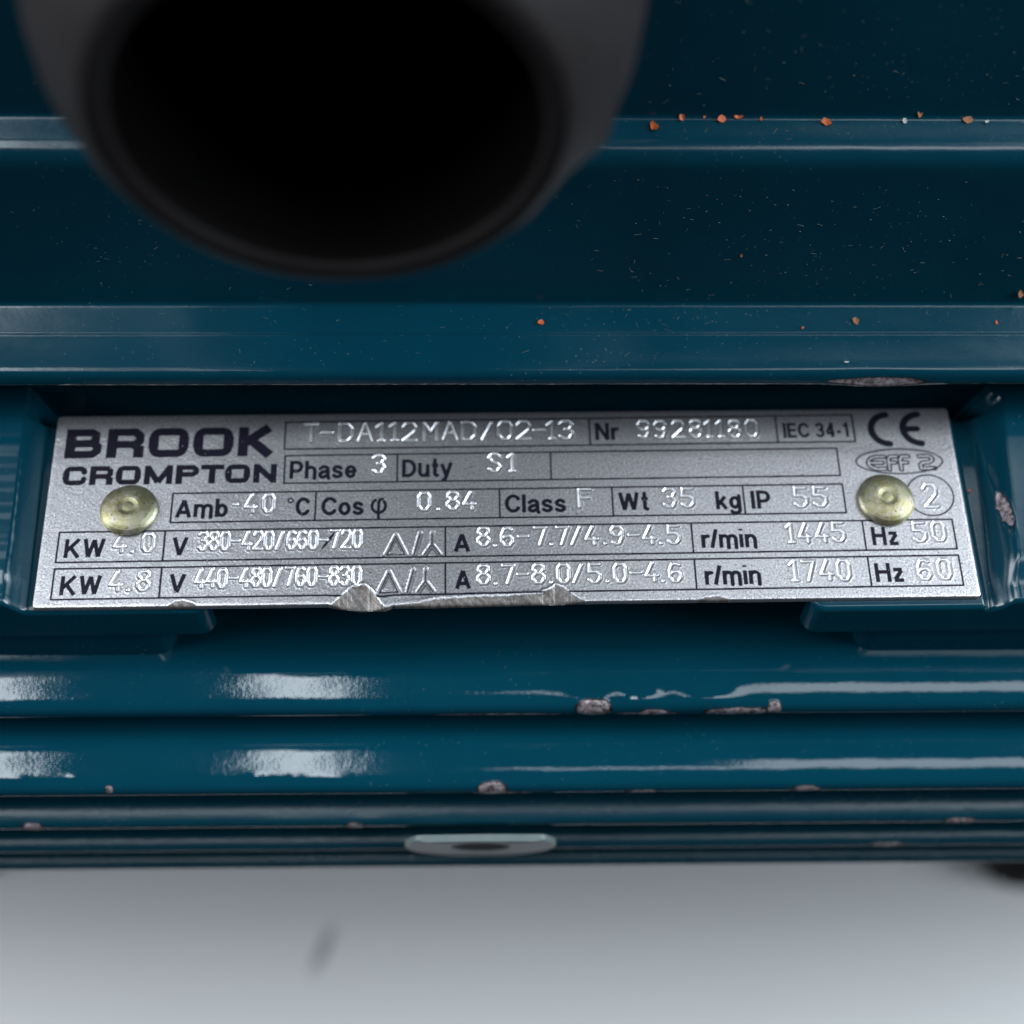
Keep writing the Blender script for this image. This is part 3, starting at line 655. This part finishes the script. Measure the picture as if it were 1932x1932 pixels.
findents = {0: [(fx(1215, K1), 2.0, -2.2, 1.3, -.30), (fx(1345, K1), 3.2, -2.2, 1.4, -.34), (fx(1110, K1), 3.0, -2.0, 1.2, -.15), (fx(700, K1), 2.2, -.9, .7, -.12)],
            1: [(fx(350, K2), 6., -1.7, .9, .05), (fx(560, K2), 1.2, -2.8, .5, -.05), (fx(485, K2), 1.1, -2.9, .5, -.06), (fx(640, K2), 3, -2.7, .5, -.06), (fx(150, K2), 1.0, -3.0, .4, -.05), (fx(40, K2), 2.0, -2.9, .35, -.06)],
            2: [(fx(560, K3), 5., -1.0, .8, -.07), (fx(700, K3), 3., -1.0, .8, -.1)]}
for k, (Yt, Zt) in enumerate(tips):
    pr = fin_profile(Yt, Zt, root=4. if k else 2., R1=(13, 13, 6, 3.5, 3.5)[min(k, 4)], r2=(1.6, 1.6, 1.3, 1.0, .9)[min(k, 4)])
    s0 = sat(pr, Yt)
    ch = [(a, b, s0 + s, w, bt) for a, b, s, w, bt in finchips.get(k, [])]
    dn = [(a, b, s0 + s, w, bt) for a, b, s, w, bt in findents.get(k, [])]
    if k < 5:
        # finer steps round the tip
        fine = resample_long(pr, .28) if k < 3 else resample_long(pr, .6)
        pr = fine
    o, _ = extrude('cooling_fin', pr, XF if k < 5 else XS, M_paint_fin if k < 2 else M_paint_low, motor, chips=ch, dents=dn, wave=.010, seed=20 + k, flip=False)

# ---- pale ring on the ribs, modelled in place of the camera's reflection
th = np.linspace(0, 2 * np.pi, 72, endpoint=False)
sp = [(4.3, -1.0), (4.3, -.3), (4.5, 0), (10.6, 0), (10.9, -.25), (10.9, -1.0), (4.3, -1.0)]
wm = lathe('lens_reflection_ring', fillet(sp, [0, .1, .1, .1, .1, .1, 0], 3), M_lens_ring, 72)
for v in wm.vertices: v.co.y = min(v.co.y, .0068 - .00006 * abs(v.co.x * 1000))   # top clipped where the reflection is cut off
o = link('lens_reflection_ring', wm, motor)
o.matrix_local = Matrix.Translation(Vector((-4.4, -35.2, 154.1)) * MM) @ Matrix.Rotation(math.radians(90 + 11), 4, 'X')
bm = bmesh.new(); bmesh.ops.create_circle(bm, cap_ends=True, radius=.0045, segments=40); me = bpy.data.meshes.new('lens_reflection_centre'); bm.to_mesh(me); bm.free(); me.materials.append(M_bore)  # dark disc for the lens in the middle of the reflected ring
o3 = link('lens_reflection_centre', me, o); o3.location = (0, 0, -.00025)
o['label'] = 'pale ring with a dark centre standing in for the camera reflection in the lowest ribs'

# ---- black foot
bm = bmesh.new()
def slab(bm, x0, x1, y0, y1, z0, z1, r):
    pts = []
    for cx, cy, a in ((x1 - r, y1 - r, 0), (x0 + r, y1 - r, 90), (x0 + r, y0 + r, 180), (x1 - r, y0 + r, 270)):
        for q in range(9): t = math.radians(a + 90 * q / 8); pts.append((cx + r * math.cos(t), cy + r * math.sin(t)))
    lo = [bm.verts.new((p[0] * MM, p[1] * MM, z0 * MM)) for p in pts]; hi = [bm.verts.new((p[0] * MM, p[1] * MM, z1 * MM)) for p in pts]
    bm.faces.new(hi); bm.faces.new(lo[::-1])
    for q in range(len(pts)): bm.faces.new((lo[q], lo[(q + 1) % len(pts)], hi[(q + 1) % len(pts)], hi[q]))
slab(bm, 118, 168, 3.0, 120, 0, 10, 10)
bmesh.ops.bevel(bm, geom=[e for e in bm.edges if abs(e.verts[0].co.z - .010) < 1e-6 and abs(e.verts[1].co.z - .010) < 1e-6], offset=.003, segments=3, affect='EDGES')
me = bpy.data.meshes.new('motor_foot'); bm.to_mesh(me); bm.free(); me.materials.append(M_black); link('motor_foot', me, motor)
bm = bmesh.new(); slab(bm, -168, -114, 8, 120, 0, 12, 14); me = bpy.data.meshes.new('motor_foot'); bm.to_mesh(me); bm.free(); me.materials.append(M_black); link('motor_foot', me, motor)

# ---- terminal box: stepped front of ledges and sloping walls
tb = [(19, 181), (21.4, 195.0), (16.3, 195.8), (17.1, 198.4), (23.0, 198.95), (23.4, 199.18), (27.9, 199.5), (34.35, 222.9), (40.0, 223.4), (46.0, 245.8), (54, 268), (58, 279), (62, 282), (150, 282), (152, 181)]
tb = [(-106.13 + .98 * (a + 106.13), 374.03 + .98 * (b - 374.03)) if k_ < 10 and k_ > 0 else (a, b) for k_, (a, b) in enumerate(tb)]
rd = [0, .6, 1.0, 1.5, .3, .25, .8, 3.4, .8, 8, 8, 3, 3, 0, 0]
pr = resample_long(fillet(tb, rd, 8), 1.2)
sl = np.concatenate([[0], np.cumsum(np.linalg.norm(np.diff(pr, axis=0), axis=1))])
kf = np.argmin(np.hypot(pr[:, 0] - 14.1, pr[:, 1] - 200.4)); se = sl[kf]
ku = np.argmin(np.hypot(pr[:, 0] - 34.9, pr[:, 1] - 222.3)); su = sl[ku]
kx = lambda px: (px - 966) * .0713
box, _ = extrude('terminal_box', pr, XF, M_paint, motor, flip=False, wave=.02, seed=50,
   chips=[(kx(1585), kx(1758), se - .1, .75, .30), (kx(1560), kx(1640), se, .35, .15)] ,
   dents=[(kx(1660), 5.5, se - 1.1, .8, .34), (kx(1650), 6, se + .9, .7, -.15)])
box['label'] = 'stepped teal terminal box with chipped lower ledge'

# ---- cable entry boss standing out of the box wall
q = .993
lp = [(17.6, -52), (19.0, -24), (20.1, -2), (20.5, -.5), (21.1, 0), (22.6, 0), (23.4, -.6), (25.5, -3.0), (28.1, -7.1), (29.9, -11.7), (31.1, -17.7), (31.6, -26), (33.5, -34), (37.5, -41), (42, -48), (46, -62)]
lpf = resample_long(fillet(lp, [0, 3, 1, .4, .4, .6, 1.5, 4, 5, 5, 6, 6, 5, 5, 5, 0], 5), 1.0)
seg = 180; th = np.linspace(0, 2 * np.pi, seg, endpoint=False)
r0 = np.repeat(lpf[:, 0][:, None], seg, 1); zz = np.repeat(lpf[:, 1][:, None], seg, 1); TH2 = np.repeat(th[None], len(lpf), 0)
# nick in the rim at lower right
nick = np.exp(-((TH2 - math.radians(333)) / .11) ** 2) * np.exp(-((zz + 5.0) / 3.0) ** 2) * (r0 > 22)
r0 = r0 - 2.4 * nick + 1.0 * np.exp(-((TH2 - math.radians(341)) / .07) ** 2) * np.exp(-((zz + 6.0) / 3.0) ** 2) * (r0 > 21); r0 += .12 * np.sin(TH2 * 3 + 1) * (r0 > 23)
P = np.stack([r0 * np.cos(TH2), r0 * np.sin(TH2), zz], -1)
fm = np.zeros((len(lpf) - 1, seg)); fm[(lpf[:-1, 1] < -1.2) & (np.arange(len(lpf) - 1) < np.argmin(np.abs(lpf[:, 1])) - 0)] = 1
me = grid_mesh('cable_entry', P, [M_gland, M_bore], wrap=True, face_mat=fm)
o = link('cable_entry', me, box); o['label'] = 'bare grey round cable entry with a dark bore and a nicked rim'
o.matrix_local = Matrix.Translation(Vector((-18.7, -1.2, 264.4)) * MM) @ Matrix.Rotation(math.radians(90), 4, 'X')
bm = bmesh.new(); bmesh.ops.create_circle(bm, cap_ends=True, radius=.0176, segments=48); me = bpy.data.meshes.new('bore_back'); bm.to_mesh(me); bm.free(); me.materials.append(M_bore)
o2 = link('bore_back', me, box); o2.matrix_local = Matrix.Translation(Vector((-18.7, 48.0, 264.4)) * MM) @ Matrix.Rotation(math.radians(90), 4, 'X')

# ------------------------------------------------------------------ loose flakes on the ledges
def flake(label, loc, w, h, ang, m, tilt=8, seed=1, cat='paint flake', name='paint_flake', group=None):
    w *= .9; h *= .9; r = random.Random(seed); bm = bmesh.new(); n = r.choice((5, 6, 7))
    pts = [(w / 2 * (.75 + .5 * r.random()) * math.cos(2 * math.pi * k / n), h / 2 * (.75 + .5 * r.random()) * math.sin(2 * math.pi * k / n)) for k in range(n)]
    curl = r.uniform(.05, .16) * w
    top = [bm.verts.new((p[0] * MM, p[1] * MM, (.12 + curl * (p[0] / w * 2) ** 2 + r.uniform(0, .06)) * MM)) for p in pts]
    bot = [bm.verts.new((v.co.x, v.co.y, v.co.z - .11 * MM)) for v in top]
    ct = bm.verts.new((0, 0, .12 * MM)); cb = bm.verts.new((0, 0, .01 * MM))
    for k in range(n):
        bm.faces.new((ct, top[k], top[(k + 1) % n])); bm.faces.new((cb, bot[(k + 1) % n], bot[k]))
        bm.faces.new((top[k], bot[k], bot[(k + 1) % n], top[(k + 1) % n]))
    me = bpy.data.meshes.new(name); bm.to_mesh(me); bm.free(); me.materials.append(m)
    o = link(name, me); loc = Vector(loc)
    if 'rating plate' not in label: loc = Vector((-4.96, -106.13, 374.03)) + .98 * (loc - Vector((-4.96, -106.13, 374.03)))
    o.location = loc * MM; o.rotation_euler = (math.radians(tilt), math.radians(r.uniform(-6, 6)), math.radians(ang))
    o['label'] = label; o['category'] = cat
    o['group'] = group or 'loose flakes on the terminal box ledges'
    return o
flake('orange oblong flake on the upper ledge nearest the round cable entry', (18.4, 38.4, 223.4), 1.9, 1.05, -62, M_orange, seed=2)
flake('narrow upright orange flake on the upper ledge, second right of the cable entry', (22.1, 39.9, 223.6), .8, 1.2, 10, M_orange, 30, 3)
flake('tiny orange speck on the upper ledge left of the folded reddish flake', (25.1, 40.1, 223.6), .5, .55, 0, M_orange, 30, 4)
flake('folded reddish orange flake on the upper ledge, left one of a close pair', (27.3, 39.7, 223.5), 1.3, 1.15, 40, M_orange, 25, 5)
flake('flat wide orange flake on the upper ledge, right one of a close pair', (29.5, 40.0, 223.6), 1.2, .6, 4, M_orange, 20, 6)
flake('tiny orange sliver on the upper ledge between the close pair and the large flake', (32.5, 39.7, 223.5), .35, .65, 0, M_orange, 15, 7)
flake('largest bright orange crumpled flake in the middle of the upper ledge', (41, 39.3, 223.45), 1.75, 1.3, -25, M_orange, 18, 8)
flake('dull brown crumb leaning on the wall above the upper ledge', (53.2, 40.3, 224.1), .8, 1.3, 20, M_brown, 45, 9)
flake('broad brownish orange flake at the right end of the upper ledge', (59.7, 39.7, 223.5), 1.7, 1.1, 5, M_brown, 20, 10)
flake('pale grey upright chip on the upper ledge left of the brown crumb', (51.3, 39.5, 223.4), .6, 1.1, 5, M_grey, 15, 11, 'chip', 'grey_chip')
flake('thin pale sliver at the far right of the upper ledge', (62.1, 39.4, 223.4), .9, .35, 30, M_grey, 10, 12, 'chip', 'grey_chip')
flake('orange flake lying alone at the middle of the lower ledge', (4.2, 24.9, 199.35), 1.0, .85, 20, M_orange, 10, 13)
flake('dark red flake on the lower ledge above the chipped edge', (48.1, 25.2, 199.35), 1.0, 1.3, 10, M_brown, 15, 14)
flake('tiny orange sliver on the lower ledge left of the dark red flake', (40.6, 24.0, 199.25), .6, .35, 35, M_orange, 8, 15)
flake('tiny orange crumb near the right end of the lower ledge', (67.9, 24.9, 199.3), .35, .7, 0, M_orange, 10, 16)
flake('mottled orange flake on the wall at the right edge of the picture', (71.2, 28.4, 201.4), 1.6, 1.2, 40, M_brown, 62, 17)
flake('tiny rust speck stuck to the middle of the sloping wall', (31.4, 30.1, 207.6), .45, .45, 0, M_brown, 62, 18)
flake('tiny orange crumb in the groove right of the rating plate', tuple(toplate(126.6, 17.0, -1.6)), .5, .4, 0, M_orange, 5, 19)
flake('small pale sliver on the flat lower ledge near its front edge', (46.2, 18.6, 198.65), .75, .25, 5, M_grey, 6, 20, 'chip', 'grey_chip')

# ------------------------------------------------------------------ dust: short fibres and specks
bm = bmesh.new(); r = random.Random(11)
K98 = lambda p: (-106.13 + .98 * (p[0] + 106.13), 374.03 + .98 * (p[1] - 374.03))
segs_ = [((17.6, 198.5), (23.0, 199.0), 90), ((23.6, 199.3), (27.6, 199.55), 110), ((28.3, 201.0), (33.3, 219.1), 230), ((36.5, 223.1), (39.6, 223.36), 110), ((40.5, 225.2), (45.7, 244.7), 200), ((22.6, 199.1), (23.5, 199.3), 40)]
for (a, b, n) in segs_:
    a, b = K98(a), K98(b)
    d = Vector((b[0] - a[0], b[1] - a[1])).normalized(); nrm = Vector((0, -d.y, d.x))
    for _ in range(n):
        t = r.random(); xx = r.uniform(-76, 78)
        if r.random() < .45: xx = r.uniform(10, 78)
        c = Vector((xx, a[0] + (b[0] - a[0]) * t, a[1] + (b[1] - a[1]) * t)) + nrm * .05
        L = r.choice((.12, .16, .22, .3, .5, .8)) * r.uniform(.6, 1.3); w = r.uniform(.018, .04) if L > .25 else r.uniform(.03, .07)
        an = r.uniform(0, math.pi) if r.random() < .5 else r.gauss(0, .35); e1 = Vector((math.cos(an), d.x * math.sin(an), d.y * math.sin(an))); e2 = nrm.cross(e1)
        k = r.uniform(-.5, .5); prev = None
        for q in range(4):
            s = (q / 3 - .5) * L; p = c + e1 * s + e2 * (k * s * s / max(L, .1)) + nrm * (.03 * r.random())
            ring = [bm.verts.new((p + e2 * w * .5) * MM), bm.verts.new((p + nrm * w * .8) * MM), bm.verts.new((p - e2 * w * .5) * MM)]
            if prev:
                for m_ in range(3): bm.faces.new((prev[m_], prev[(m_ + 1) % 3], ring[(m_ + 1) % 3], ring[m_]))
            prev = ring
me = bpy.data.meshes.new('dust_fibres'); bm.to_mesh(me); bm.free(); me.materials.append(M_dust)
o = link('dust_fibres', me); o['kind'] = 'stuff'; o['label'] = 'pale dust fibres and specks scattered over the terminal box ledges and walls'; o['category'] = 'dust'
